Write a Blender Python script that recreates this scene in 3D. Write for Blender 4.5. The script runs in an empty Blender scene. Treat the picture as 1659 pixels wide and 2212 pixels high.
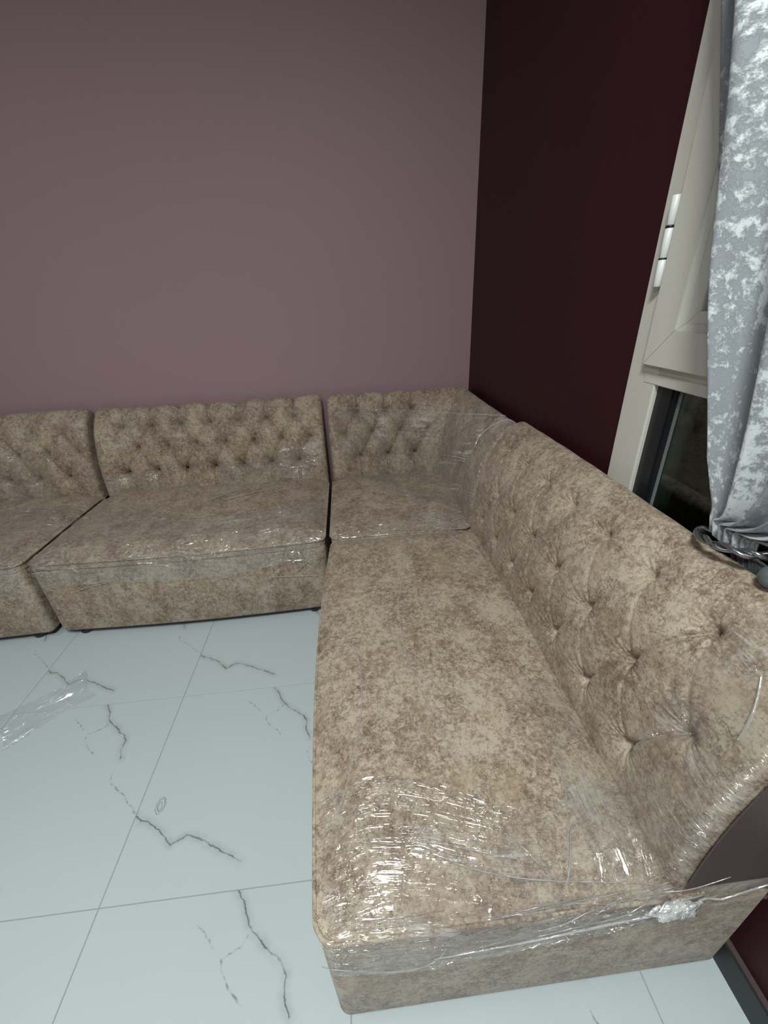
import bpy, bmesh, math, random
import numpy as np
from mathutils import Vector, Matrix
from mathutils.bvhtree import BVHTree

random.seed(7)
rng = np.random.default_rng(7)
sc = bpy.context.scene
C = sc.collection
PI = math.pi

# ------------------------------------------------------------------ camera
W_PX, H_PX, F_PX = 1659.0, 2212.0, 892.3
CAM = Vector((0.0, 0.0, 1.263))
PITCH, ROLL, YAW = math.radians(27.114), math.radians(-2.914), math.radians(3.852)
FWD = Vector((math.sin(YAW)*math.cos(PITCH), math.cos(YAW)*math.cos(PITCH), -math.sin(PITCH)))
_r = Vector((math.cos(YAW), -math.sin(YAW), 0.0)); _u = _r.cross(FWD)
RGT = _r*math.cos(ROLL) + _u*math.sin(ROLL)
UPV = _u*math.cos(ROLL) - _r*math.sin(ROLL)
cam = bpy.data.cameras.new('camera'); camo = bpy.data.objects.new('camera', cam); C.objects.link(camo)
m = Matrix((RGT, UPV, -FWD)).transposed().to_4x4(); m.translation = CAM
camo.matrix_world = m
cam.sensor_fit = 'VERTICAL'; cam.sensor_height = 36.0; cam.lens = 36.0*F_PX/H_PX
cam.clip_start = 0.02
sc.camera = camo
def ray(px, py):
    return (FWD + RGT*((px-W_PX/2)/F_PX) - UPV*((py-H_PX/2)/F_PX)).normalized()

# ------------------------------------------------------------------ light
w = bpy.data.worlds.new('night'); sc.world = w; w.use_nodes = True
w.node_tree.nodes['Background'].inputs[0].default_value = (0.02, 0.025, 0.03, 1)
w.node_tree.nodes['Background'].inputs[1].default_value = 0.3
LIGHTS = [  # x, y, size, power : round ceiling LED panels, the last one added
    (-0.20, -0.40, 0.46, 52.0),
    (-1.60, -1.40, 0.46, 27.0),
    (-2.30,  0.40, 0.46, 7.0),  # added lamp, no such source known
]
CEIL = 2.75
LCOL = (0.95, 1.0, 0.97)
for i, (lx, ly, ls, lp) in enumerate(LIGHTS):
    L = bpy.data.lights.new('ceiling_lamp_light', 'AREA'); L.shape = 'DISK'; L.size = ls; L.energy = lp; L.color = LCOL
    lo = bpy.data.objects.new('ceiling_lamp_light', L); C.objects.link(lo); lo.location = (lx, ly, CEIL-0.035)
vs = sc.view_settings
vs.view_transform = 'Standard'; vs.look = 'None'; vs.gamma = 1.0; vs.use_curve_mapping = False
vs.exposure = 0.12
sc.cycles.transparent_max_bounces = 32

# ------------------------------------------------------------------ node helpers
class NT:
    def __init__(s, name):
        s.m = bpy.data.materials.new(name); s.m.use_nodes = True
        s.t = s.m.node_tree; s.t.nodes.clear(); s.out = s.t.nodes.new('ShaderNodeOutputMaterial')
    def n(s, typ, props=None, **ins):
        nd = s.t.nodes.new(typ)
        for k, v in (props or {}).items(): setattr(nd, k, v)
        for k, v in ins.items():
            key = int(k[1:]) if k[0] == 'i' and k[1:].isdigit() else k.replace('_', ' ')
            s.set(nd.inputs[key], v)
        return nd
    def set(s, inp, v):
        if hasattr(v, 'is_linked') or isinstance(v, bpy.types.NodeSocket): s.t.links.new(v, inp)
        elif isinstance(v, bpy.types.Node): s.t.links.new(v.outputs[0], inp)
        else: inp.default_value = v
    def math(s, op, a, b=0.0, c=0.0, clamp=False):
        nd = s.t.nodes.new('ShaderNodeMath'); nd.operation = op; nd.use_clamp = clamp
        s.set(nd.inputs[0], a); s.set(nd.inputs[1], b); s.set(nd.inputs[2], c); return nd.outputs[0]
    def vmath(s, op, a, b=None, scale=None):
        nd = s.t.nodes.new('ShaderNodeVectorMath'); nd.operation = op
        s.set(nd.inputs[0], a)
        if b is not None: s.set(nd.inputs[1], b)
        if scale is not None: s.set(nd.inputs['Scale'], scale)
        return nd.outputs['Value'] if op in ('DOT_PRODUCT', 'LENGTH') else nd.outputs['Vector']
    def noise(s, vec, scale, detail=4.0, rough=0.55, dist=0.0):
        return s.n('ShaderNodeTexNoise', None, Vector=vec, Scale=scale, Detail=detail, Roughness=rough, Distortion=dist).outputs['Fac']
    def step(s, v, lo, hi, a=0.0, b=1.0):
        nd = s.t.nodes.new('ShaderNodeMapRange'); nd.interpolation_type = 'SMOOTHSTEP'
        s.set(nd.inputs['Value'], v)
        nd.inputs['From Min'].default_value = lo; nd.inputs['From Max'].default_value = hi
        nd.inputs['To Min'].default_value = a; nd.inputs['To Max'].default_value = b
        return nd.outputs['Result']
    def mix(s, fac, a, b):
        nd = s.t.nodes.new('ShaderNodeMix'); nd.data_type = 'RGBA'
        s.set(nd.inputs['Factor'], fac)
        for idx, v in ((6, a), (7, b)):
            s.set(nd.inputs[idx], v if not isinstance(v, tuple) else (v+(1.0,) if len(v) == 3 else v))
        return nd.outputs[2]
    def bump(s, h, strength=0.3, distance=0.01):
        return s.n('ShaderNodeBump', None, Height=h, Strength=strength, Distance=distance).outputs[0]
    def principled(s, color, rough=0.5, **kw):
        nd = s.t.nodes.new('ShaderNodeBsdfPrincipled')
        s.set(nd.inputs['Base Color'], color+(1.0,) if isinstance(color, tuple) else color)
        s.set(nd.inputs['Roughness'], rough)
        for k, v in kw.items(): s.set(nd.inputs[k.replace('_', ' ')], v)
        s.t.links.new(nd.outputs[0], s.out.inputs[0]); return nd
    def pos(s): return s.t.nodes.new('ShaderNodeNewGeometry').outputs['Position']
    def obj(s): return s.t.nodes.new('ShaderNodeTexCoord').outputs['Object']
    def uv(s): return s.t.nodes.new('ShaderNodeTexCoord').outputs['UV']

def paint(name, col, rough=0.55, bump=0.06, scale=220.0, spec=0.3):
    t = NT(name); p = t.pos()
    n = t.noise(p, scale, 3.0)
    lf = t.noise(p, 1.3, 3.0)
    c2 = tuple(x*0.93 for x in col)
    t.principled(t.mix(lf, col, c2), rough, Specular_IOR_Level=spec, Normal=t.bump(n, bump, 0.004))
    return t.m

def plain(name, col, rough=0.5, metal=0.0, spec=0.5, bump=0.0, scale=120.0):
    t = NT(name); p = t.pos(); n = t.noise(p, scale, 3.0)
    kw = dict(Metallic=metal, Specular_IOR_Level=spec)
    if bump: kw['Normal'] = t.bump(n, bump, 0.004)
    c2 = tuple(x*0.92 for x in col)
    t.principled(t.mix(n, col, c2), rough, **kw); return t.m

def make_fabric():
    t = NT('mottled_upholstery'); p = t.pos()
    big = t.noise(t.vmath('MULTIPLY', p, (1.0, 0.75, 0.8)), 11.0, 9.0, 0.72, 0.3)
    mid = t.noise(t.vmath('ADD', p, (3.1, 1.7, 0.4)), 60.0, 8.0, 0.74, 0.5)
    fine = t.noise(t.vmath('ADD', p, (7.1, 2.7, 5.4)), 190.0, 5.0, 0.7)
    light, taupe, brown, dark = (0.450, 0.388, 0.298), (0.285, 0.218, 0.160), (0.160, 0.102, 0.070), (0.055, 0.033, 0.024)
    warm = (0.36, 0.275, 0.185)
    f1 = t.math('ADD', t.math('MULTIPLY', big, 0.45), t.math('MULTIPLY', mid, 0.55))
    f1 = t.math('ADD', f1, t.math('MULTIPLY', t.math('SUBTRACT', fine, 0.5), 0.40))
    col = t.mix(t.step(f1, 0.42, 0.55), light, taupe)
    col = t.mix(t.math('MULTIPLY', t.step(f1, 0.53, 0.62), 0.85), col, brown)
    wn = t.noise(t.vmath('ADD', p, (1.1, 9.7, 2.4)), 9.0, 6.0, 0.6)
    col = t.mix(t.math('MULTIPLY', t.step(wn, 0.52, 0.70), 0.5), col, warm)
    # fine hairline cracks of the print
    dv = t.n('ShaderNodeTexNoise', None, Vector=p, Scale=30.0, Detail=5.0, Roughness=0.7)
    dd = t.vmath('ADD', p, t.vmath('SCALE', dv.outputs['Color'], scale=0.06))
    v1 = t.n('ShaderNodeTexVoronoi', {'feature': 'DISTANCE_TO_EDGE'}, Vector=dd, Scale=42.0).outputs['Distance']
    cr = t.step(v1, 0.010, 0.06, 1.0, 0.0)
    msk = t.step(t.noise(t.vmath('ADD', p, (5.0, 0.0, 3.0)), 14.0, 5.0, 0.7), 0.44, 0.58)
    cr = t.math('MULTIPLY', t.math('MULTIPLY', cr, msk), 0.6)
    sp = t.math('MULTIPLY', t.step(fine, 0.60, 0.72), 0.55)
    col = t.mix(t.math('MAXIMUM', cr, sp), col, dark)
    hi = t.math('MULTIPLY', t.step(mid, 0.60, 0.72), 0.40)
    col = t.mix(hi, col, (0.50, 0.445, 0.35))
    h = t.math('SUBTRACT', t.math('ADD', t.math('MULTIPLY', mid, 0.5), t.math('MULTIPLY', fine, 0.5)), t.math('MULTIPLY', cr, 0.6))
    t.principled(col, 0.55, Specular_IOR_Level=0.28, Sheen_Weight=0.12, Sheen_Roughness=0.4, Normal=t.bump(h, 0.35, 0.004))
    return t.m

def make_film(name, haze=0.05, fold=0.0, su=5.0, sv=70.0, strength=1.0, dist=0.0030):
    # clear stretch film: transparent with Fresnel gloss on stretched, streaky creases
    t = NT(name); uv = t.uv()
    mp = t.n('ShaderNodeMapping', None, Vector=uv, Scale=(su, sv, 1.0)).outputs[0]
    wob = t.n('ShaderNodeTexNoise', None, Vector=uv, Scale=6.0, Detail=3.0).outputs['Color']
    mp = t.vmath('ADD', mp, t.vmath('SCALE', wob, scale=1.4))
    n1 = t.noise(mp, 1.0, 4.0, 0.6, 0.3)
    rid = t.math('ABSOLUTE', t.math('SUBTRACT', n1, 0.5))          # sharp creases where the noise crosses 0.5
    crease = t.step(rid, 0.0, 0.05, 1.0, 0.0)
    n2 = t.noise(uv, 55.0, 3.0, 0.6)
    h = t.math('ADD', t.math('MULTIPLY', crease, 0.35), t.math('ADD', t.math('MULTIPLY', n1, 0.9), t.math('MULTIPLY', n2, 0.07)))
    nm = t.bump(h, strength, dist)
    patch = t.step(t.noise(uv, 9.0, 3.0, 0.6), 0.5, 0.68)
    geo = t.t.nodes.new('ShaderNodeNewGeometry')
    dt = t.math('ABSOLUTE', t.vmath('DOT_PRODUCT', nm, geo.outputs['Incoming']))
    fr = t.math('ADD', 0.085, t.math('MULTIPLY', t.math('POWER', t.math('SUBTRACT', 1.0, dt, clamp=True), 5.0), 0.30))
    gl = t.n('ShaderNodeBsdfAnisotropic', None, Color=(1, 1, 1, 1), Roughness=0.075, Normal=nm)
    df = t.n('ShaderNodeBsdfDiffuse', None, Color=(0.8, 0.82, 0.82, 1), Normal=nm)
    tr = t.n('ShaderNodeBsdfTransparent', None, Color=(1.0, 1.0, 1.0, 1))
    hz = t.math('ADD', t.math('MULTIPLY', t.math('MULTIPLY', crease, patch), 0.35), haze + fold, clamp=True)
    m1 = t.n('ShaderNodeMixShader', None, i0=hz, i1=tr.outputs[0], i2=df.outputs[0])
    fg = t.math('ADD', t.math('MULTIPLY', fr, 1.25), fold*0.7, clamp=True)
    m2 = t.n('ShaderNodeMixShader', None, i0=fg, i1=m1.outputs[0], i2=gl.outputs[0])
    t.t.links.new(m2.outputs[0], t.out.inputs[0]); return t.m

def make_tile():
    t = NT('white_marble_tile'); p = t.obj()
    dn = t.n('ShaderNodeTexNoise', None, Vector=t.pos(), Scale=38.0, Detail=4.0, Roughness=0.65).outputs['Color']
    q = t.vmath('ADD', p, t.vmath('SCALE', t.vmath('SUBTRACT', dn, (0.5, 0.5, 0.5)), scale=0.016))
    q = t.vmath('MULTIPLY', q, (1, 1, 0))
    def dist(segs):
        out = None
        for a, b in segs:
            A = Vector((a[0], a[1], 0)); B = Vector((b[0], b[1], 0)); ba = B-A; l2 = max(ba.dot(ba), 1e-8)
            pa = t.vmath('SUBTRACT', q, tuple(A))
            h = t.math('MULTIPLY', t.vmath('DOT_PRODUCT', pa, tuple(ba)), 1.0/l2, clamp=True)
            d = t.vmath('LENGTH', t.vmath('SUBTRACT', pa, t.vmath('SCALE', tuple(ba), scale=h)))
            out = d if out is None else t.math('MINIMUM', out, d)
        return out
    def poly(pts): return list(zip(pts[:-1], pts[1:]))
    v1 = poly([(.328, .600), (.350, .570), (.368, .533), (.398, .502), (.450, .463), (.463, .442), (.461, .413), (.476, .380)])
    v2 = poly([(.000, .200), (.020, .184), (.040, .182), (.087, .151), (.126, .114), (.159, .134), (.180, .131), (.240, .101), (.320, .059)])
    b = poly([(.244, .546), (.270, .528), (.295, .499)]) + poly([(.371, .515), (.360, .498), (.320, .480), (.320, .466), (.346, .433), (.379, .404)])
    v2l = poly([(.471, .330), (.481, .302), (.530, .268), (.600, .205)])
    dA = dist(v1+v2); dB = dist(b+v2l)
    pn = t.noise(t.pos(), 70.0, 4.0, 0.6)
    pm = t.noise(t.pos(), 22.0, 3.0, 0.6)
    coreA = t.math('MULTIPLY', t.step(dA, 0.0004, 0.0028, 1.0, 0.0), t.step(pm, 0.30, 0.6, 0.35, 1.0))
    coreB = t.math('MULTIPLY', t.step(dB, 0.0004, 0.0030, 1.0, 0.0), t.step(pn, 0.45, 0.62, 0.12, 0.8))
    halo = t.math('MULTIPLY', t.step(dA, 0.001, 0.020, 1.0, 0.0), t.step(pm, 0.35, 0.6, 0.12, 0.36))
    base = t.mix(t.noise(t.pos(), 3.0, 4.0), (0.475, 0.545, 0.565), (0.505, 0.575, 0.592))
    c = t.mix(halo, base, (0.27, 0.29, 0.265))
    c = t.mix(t.math('MAXIMUM', t.math('MULTIPLY', coreA, 0.85), t.math('MULTIPLY', coreB, 0.75)), c, (0.085, 0.095, 0.085))
    rn = t.noise(t.pos(), 9.0, 5.0)
    t.principled(c, t.step(rn, 0.3, 0.7, 0.30, 0.42), Specular_IOR_Level=0.35)
    return t.m

def make_curtain():
    t = NT('crushed_silver_velvet'); uv = t.uv()
    mp = t.n('ShaderNodeMapping', None, Vector=uv, Scale=(30.0, 46.0, 1.0)).outputs[0]
    n1 = t.noise(mp, 1.0, 8.0, 0.74, 0.15)
    n2 = t.noise(uv, 3.4, 4.0, 0.55)
    n3 = t.noise(uv, 90.0, 4.0, 0.7)
    f = t.math('ADD', t.math('MULTIPLY', n1, 0.62), t.math('MULTIPLY', n2, 0.38))
    k = t.step(f, 0.47, 0.545)
    c = t.mix(k, (0.25, 0.27, 0.30), (0.56, 0.60, 0.61))
    h = t.math('ADD', k, t.math('MULTIPLY', n3, 0.4))
    r = t.math('SUBTRACT', 0.62, t.math('MULTIPLY', k, 0.22))
    t.principled(c, r, Specular_IOR_Level=0.4, Sheen_Weight=0.25, Sheen_Roughness=0.35, Normal=t.bump(h, 0.45, 0.006))
    return t.m

def make_glass():
    t = NT('window_glass')
    fr = t.n('ShaderNodeFresnel', None, IOR=1.52).outputs[0]
    gl = t.n('ShaderNodeBsdfAnisotropic', None, Color=(0.92, 1, 0.96, 1), Roughness=0.01)
    tr = t.n('ShaderNodeBsdfTransparent', None, Color=(0.88, 0.94, 0.91, 1))
    fg = t.math('MULTIPLY', fr, 1.8, clamp=True)      # two panes of a sealed unit
    mx = t.n('ShaderNodeMixShader', None, i0=fg, i1=tr.outputs[0], i2=gl.outputs[0])
    t.t.links.new(mx.outputs[0], t.out.inputs[0]); return t.m

M = {}
M['wall_mauve'] = paint('mauve_paint', (0.352, 0.236, 0.262), 0.6, spec=0.3)
M['wall_maroon'] = paint('dark_maroon_paint', (0.036, 0.0080, 0.0115), 0.5, spec=0.2)
M['wall_pale'] = paint('pale_paint', (0.52, 0.50, 0.47))
M['ceiling'] = paint('ceiling_paint', (0.72, 0.72, 0.70))
M['tile'] = make_tile()
M['grout'] = plain('grout', (0.33, 0.36, 0.37), 0.8)
M['fabric'] = make_fabric()
M['film'] = make_film('stretch_film', 0.03)
M['film_crinkle'] = make_film('crinkled_stretch_film', 0.035, 0.0, 3.0, 75.0, 1.0, 0.0045)
M['film_fold'] = make_film('bunched_stretch_film', 0.10, 0.45, 12.0, 90.0, 0.8, 0.003)
M['film_edge'] = make_film('film_edge_line', 0.05, 0.15, 20.0, 4.0, 0.5, 0.001)
M['film_knot'] = make_film('crumpled_film_tail', 0.25, 0.5, 40.0, 60.0, 0.9, 0.003)
M['film_clear'] = make_film('clear_film_scrap', 0.004, 0.0, 6.0, 60.0, 1.0, 0.004)
M['film_crease'] = make_film('folded_film_hem', 0.10, 0.22, 30.0, 4.0, 0.4, 0.001)
M['end_dark'] = plain('dark_end_panel', (0.085, 0.062, 0.060), 0.5, bump=0.2, scale=300)
M['black'] = plain('black_plastic', (0.012, 0.012, 0.014), 0.45)
M['darkwood'] = plain('dark_base_board', (0.022, 0.018, 0.016), 0.6, bump=0.2)
M['upvc'] = plain('white_window_profile', (0.64, 0.63, 0.57), 0.38, bump=0.02)
M['hinge'] = plain('white_hinge', (0.76, 0.79, 0.77), 0.3)
M['gasket'] = plain('black_gasket', (0.010, 0.012, 0.016), 0.35)
M['spacer'] = plain('grey_spacer_bar', (0.22, 0.25, 0.24), 0.4)
M['glass'] = make_glass()
M['curtain'] = make_curtain()
M['chrome'] = plain('shiny_silver_cord', (0.32, 0.33, 0.35), 0.22, 0.9)
M['knob'] = plain('grey_metal_knob', (0.16, 0.18, 0.19), 0.35, 0.4)
M['skirt'] = plain('black_skirting', (0.018, 0.022, 0.022), 0.45)
M['skirt_top'] = plain('plum_skirting_top', (0.075, 0.048, 0.052), 0.6)
M['scuff'] = plain('grey_scuff', (0.24, 0.26, 0.27), 0.7)
M['rod'] = plain('brushed_rod', (0.4, 0.4, 0.42), 0.3, 0.9)
def make_emit():
    t = NT('lamp_diffuser'); e = t.n('ShaderNodeEmission', None, Color=(0.95, 1, 0.97, 1), Strength=3.0)
    t.t.links.new(e.outputs[0], t.out.inputs[0]); return t.m
M['emit'] = make_emit()

# ------------------------------------------------------------------ object helpers
def tag(o, label=None, cat=None, group=None, kind=None):
    if label: o['label'] = label
    if cat: o['category'] = cat
    if group: o['group'] = group
    if kind: o['kind'] = kind
    return o
def empty(name, loc=(0, 0, 0), rz=0.0):
    o = bpy.data.objects.new(name, None); C.objects.link(o); o.location = loc; o.rotation_euler = (0, 0, rz)
    o.empty_display_size = 0.1; return o
def link(name, me, mat, parent=None, smooth=True, sharp=0):
    if mat and not me.materials: me.materials.append(M[mat])
    if smooth and len(me.polygons): me.polygons.foreach_set('use_smooth', [True]*len(me.polygons))
    if sharp: me.set_sharp_from_angle(angle=math.radians(sharp))
    o = bpy.data.objects.new(name, me); C.objects.link(o)
    if parent: o.parent = parent
    return o
def mesh(name, V, F):
    me = bpy.data.meshes.new(name); me.from_pydata([tuple(map(float, v)) for v in V], [], F); me.update(); return me
def grid_faces(nu, nv, closed_u=False):
    F = []
    for i in range(nu - (0 if closed_u else 1)):
        i2 = (i+1) % nu
        for j in range(nv-1): F.append((i*nv+j, i2*nv+j, i2*nv+j+1, i*nv+j+1))
    return F
def set_uv(me, uvs):
    lay = me.uv_layers.new(name='UVMap')
    li = np.empty(len(me.loops), dtype=np.int32); me.loops.foreach_get('vertex_index', li)
    lay.data.foreach_set('uv', np.asarray(uvs, dtype=np.float32)[li].ravel())
def bm_obj(name, bm, mat, parent=None, smooth=False):
    bmesh.ops.recalc_face_normals(bm, faces=bm.faces)
    me = bpy.data.meshes.new(name); bm.to_mesh(me); bm.free(); return link(name, me, mat, parent, smooth)
def add_box(bm, x0, x1, y0, y1, z0, z1, bev=0.0, seg=2):
    vs_ = [bm.verts.new((x, y, z)) for x in (x0, x1) for y in (y0, y1) for z in (z0, z1)]
    idx = [(0, 1, 3, 2), (4, 6, 7, 5), (0, 4, 5, 1), (2, 3, 7, 6), (0, 2, 6, 4), (1, 5, 7, 3)]
    fs = [bm.faces.new([vs_[k] for k in f]) for f in idx]
    if bev:
        es = list({e for f in fs for e in f.edges})
        bmesh.ops.bevel(bm, geom=es, offset=bev, segments=seg, affect='EDGES', profile=0.5)
def box(name, x0, x1, y0, y1, z0, z1, mat, parent=None, bev=0.0):
    bm = bmesh.new(); add_box(bm, x0, x1, y0, y1, z0, z1, bev); return bm_obj(name, bm, mat, parent)
def tube_mesh(name, pts, r, n=8, closed=False):
    P = [Vector(p) for p in pts]; N = len(P); V = []; UV = []; acc = 0.0
    up = Vector((0, 0, 1)); prev = None
    for i, p in enumerate(P):
        a = P[(i-1) % N] if (closed or i) else P[0]; b = P[(i+1) % N] if (closed or i < N-1) else P[-1]
        tg = (b-a).normalized()
        nr = (prev if prev is not None else (up if abs(tg.z) < .9 else Vector((1, 0, 0))))
        nr = (nr - tg*nr.dot(tg)).normalized(); prev = nr; bn = tg.cross(nr)
        rr = r(i/(N-1)) if callable(r) else r
        if i: acc += (p-P[i-1]).length
        for k in range(n):
            t_ = 2*PI*k/n; V.append(p + nr*math.cos(t_)*rr + bn*math.sin(t_)*rr); UV.append((acc, k/n*.02))
    F = [(i*n+k, i*n+(k+1) % n, ((i+1) % N)*n+(k+1) % n, ((i+1) % N)*n+k) for i in range(N if closed else N-1) for k in range(n)]
    if not closed: F += [tuple(range(n))[::-1], tuple((N-1)*n+k for k in range(n))]
    me = mesh(name, V, F); set_uv(me, UV); return me
def catmull(pts, per=8):
    P = [np.array(p, float) for p in pts]; out = []
    for i in range(len(P)-1):
        p0 = P[max(i-1, 0)]; p1 = P[i]; p2 = P[i+1]; p3 = P[min(i+2, len(P)-1)]
        for k in range(per):
            t = k/per
            out.append(.5*((2*p1)+(p2-p0)*t+(2*p0-5*p1+4*p2-p3)*t*t+(-p0+3*p1-3*p2+p3)*t**3))
    out.append(P[-1]); return np.array(out)
def lathe(name, prof, n=20):
    V = []; F = []
    for r, z in prof:
        for k in range(n): V.append((r*math.cos(2*PI*k/n), r*math.sin(2*PI*k/n), z))
    m_ = len(prof)
    for i in range(m_-1):
        for k in range(n): F.append((i*n+k, i*n+(k+1) % n, (i+1)*n+(k+1) % n, (i+1)*n+k))
    F += [tuple(range(n))[::-1], tuple((m_-1)*n+k for k in range(n))]
    return mesh(name, V, F)
def vnoise(x, y, seed, oct_=3):                   # value noise, numpy
    tot = 0; amp_ = 1.0; nrm = 0
    for k in range(oct_):
        r = np.random.default_rng(seed+k*17); tab = r.random((128, 128))
        xi = np.floor(x).astype(int); yi = np.floor(y).astype(int); fx = x-xi; fy = y-yi
        fx = fx*fx*(3-2*fx); fy = fy*fy*(3-2*fy)
        g = lambda i, j: tab[(xi+i) % 128, (yi+j) % 128]
        v = (g(0, 0)*(1-fx)+g(1, 0)*fx)*(1-fy)+(g(0, 1)*(1-fx)+g(1, 1)*fx)*fy
        tot = tot+v*amp_; nrm += amp_; amp_ *= .5; x = x*2+7.3; y = y*2+3.1
    return tot/nrm
def lump(x, y, seed, f=1.0):                      # cheap smooth pseudo noise, numpy arrays
    r = np.random.default_rng(seed); o = 0*x
    for k in range(5):
        a = r.uniform(0, 2*PI); fr = f*r.uniform(5, 17); o = o + np.sin((x*math.cos(a)+y*math.sin(a))*fr + r.uniform(0, 6))/(5)
    return o

# ------------------------------------------------------------------ the room
XR, YB, XL, YF = 0.680, 2.375, -3.097, -2.488
floor = tag(box('floor', XL-.1, XR+.1, YF-.1, YB+.1, -0.08, -0.0015, 'grout'), kind='structure')
T = 0.6; GX, GY = -0.697, -0.088
tile_cache = {}
def tile_mesh(x0, x1, y0, y1):
    key = tuple(round(v, 4) for v in (x0, x1, y0, y1))
    if key not in tile_cache:
        bm = bmesh.new(); g = .0011
        add_box(bm, x0+g, x1-g, y0+g, y1-g, -0.009, 0.0, 0.0007, 1)
        bmesh.ops.recalc_face_normals(bm, faces=bm.faces)
        me = bpy.data.meshes.new('floor_tile'); bm.to_mesh(me); bm.free(); me.materials.append(M['tile']); tile_cache[key] = me
    return tile_cache[key]
for i in range(-4, 3):
    for j in range(-4, 5):
        ox, oy = GX+i*T, GY+j*T
        x0, x1 = max(0, XL-ox), min(T, XR-ox); y0, y1 = max(0, YF-oy), min(T, YB-oy)
        if x1-x0 < .02 or y1-y0 < .02: continue
        o = bpy.data.objects.new('floor_tile', tile_mesh(x0, x1, y0, y1)); C.objects.link(o); o.parent = floor; o.location = (ox, oy, 0)
tag(box('ceiling', XL-.1, XR+.1, YF-.1, YB+.1, CEIL, CEIL+.1, 'ceiling'), kind='structure')
tag(box('wall_back', XL-.1, XR+.1, YB, YB+.1, -0.0015, CEIL, 'wall_mauve'), kind='structure')
tag(box('wall_left', XL-.1, XL, YF, YB, -0.0015, CEIL, 'wall_maroon'), kind='structure')
tag(box('wall_front', XL-.1, XR+.1, YF-.1, YF, -0.0015, CEIL, 'wall_mauve'), kind='structure')
WY0, WY1, WZ0, WZ1 = -0.45, 0.975, 0.42, 2.20            # window opening in the right wall
bm = bmesh.new()
add_box(bm, XR, XR+.12, YF, WY0, -0.0015, CEIL); add_box(bm, XR, XR+.12, WY1, YB, -0.0015, CEIL)
add_box(bm, XR, XR+.12, WY0, WY1, -0.0015, WZ0); add_box(bm, XR, XR+.12, WY0, WY1, WZ1, CEIL)
tag(bm_obj('wall_right', bm, 'wall_maroon'), kind='structure')
sk = tag(empty('baseboard_right', (XR, 0, 0)), kind='structure')
box('face_board', -0.015, -0.0105, YF, YB-.014, 0, 0.072, 'skirt', sk)
box('plum_cap', -0.0106, 0, YF, YB-.014, 0, 0.0745, 'skirt_top', sk)
sk = tag(empty('baseboard_back', (0, YB, 0)), kind='structure')
box('face_board', XL, XR, -0.013, -0.0065, 0, 0.072, 'skirt', sk)
box('plum_cap', XL, XR, -0.0066, 0, 0, 0.0745, 'skirt_top', sk)

# ceiling lamps (out of the frame, the last one added for its light)
lamp0 = None
for i, (lx, ly, ls, lp) in enumerate(LIGHTS):
    r = empty('ceiling_lamp', (lx, ly, CEIL))
    tag(r, 'round white LED ceiling panel ' + ('nearest the window', 'over the open floor', 'added near the left wall')[i], 'ceiling lamp', 'ceiling lamps')
    ho = link('housing', lathe('housing', [(ls*.62, 0), (ls*.62, -.020), (ls*.58, -.028), (ls*.53, -.028), (ls*.53, -.018), (.001, -.018)], 32), 'upvc', r)
    link('diffuser', lathe('diffuser', [(ls*.52, -.020), (ls*.52, -.026), (.001, -.026)], 32), 'emit', r)

# ------------------------------------------------------------------ window on the right wall
win = tag(empty('window_1', (XR, 0, 0)), kind='structure')
bm = bmesh.new()
add_box(bm, -0.010, .06, .880, WY1+.002, WZ0, WZ1, .003)               # far jamb
add_box(bm, -0.010, .06, WY0, WY0+.095, WZ0, WZ1, .003)                # near jamb
add_box(bm, -0.010, .06, WY0+.09, .885, WZ0, WZ0+.095, .003)
add_box(bm, -0.010, .06, WY0+.09, .885, WZ1-.095, WZ1, .003)
bm_obj('frame', bm, 'upvc', win)
bm = bmesh.new()
add_box(bm, -0.011, .05, WY0+.09, .918, 1.070, 1.092, .002); add_box(bm, -0.005, .05, WY0+.09, .905, 1.088, 1.112, .001)
bm_obj('transom', bm, 'upvc', win)
sash = empty('sash', (0, 0, 0)); sash.parent = win
SY0, SY1, SZ0, SZ1 = WY0+.05, .916, 1.110, WZ1-.045
def mitre_frame(name, y0, y1, z0, z1, wd, xf, xb, mat, parent, slope=0.0):
    # four mitred members, each its own mesh; slope pushes the inner edge back
    O = [(y0, z0), (y1, z0), (y1, z1), (y0, z1)]; I = [(y0+wd, z0+wd), (y1-wd, z0+wd), (y1-wd, z1-wd), (y0+wd, z1-wd)]
    for k in range(4):
        a, b = O[k], O[(k+1) % 4]; c, d = I[(k+1) % 4], I[k]
        q = [a, b, c, d]; g = .0004
        cy = sum(p[0] for p in q)/4; cz = sum(p[1] for p in q)/4
        bm_ = bmesh.new()
        fr_ = [bm_.verts.new((xf + (slope if i >= 2 else 0), p[0], p[1])) for i, p in enumerate(q)]
        bk_ = [bm_.verts.new((xb, p[0], p[1])) for p in q]
        bm_.faces.new(fr_); bm_.faces.new(bk_[::-1])
        for i in range(4): bm_.faces.new((fr_[i], fr_[(i+1) % 4], bk_[(i+1) % 4], bk_[i]))
        bmesh.ops.bevel(bm_, geom=list(bm_.edges), offset=.0012, segments=2, affect='EDGES')
        bm_obj(name, bm_, mat, parent)
mitre_frame('sash_rail', SY0, SY1, SZ0, SZ1, .073, -.024, .04, 'upvc', sash)
mitre_frame('sash_bevel', SY0+.072, SY1-.072, SZ0+.072, SZ1-.072, .014, -.022, .04, 'upvc', sash, .008)
mitre_frame('glazing_bead', SY0+.085, SY1-.085, SZ0+.085, SZ1-.085, .023, -.013, .04, 'upvc', sash, .004)
mitre_frame('sash_gasket', SY0+.107, SY1-.107, SZ0+.107, SZ1-.107, .006, .010, .03, 'gasket', sash)
box('pane', .020, .026, SY0+.108, SY1-.108, SZ0+.108, SZ1-.108, 'glass', sash)
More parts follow.
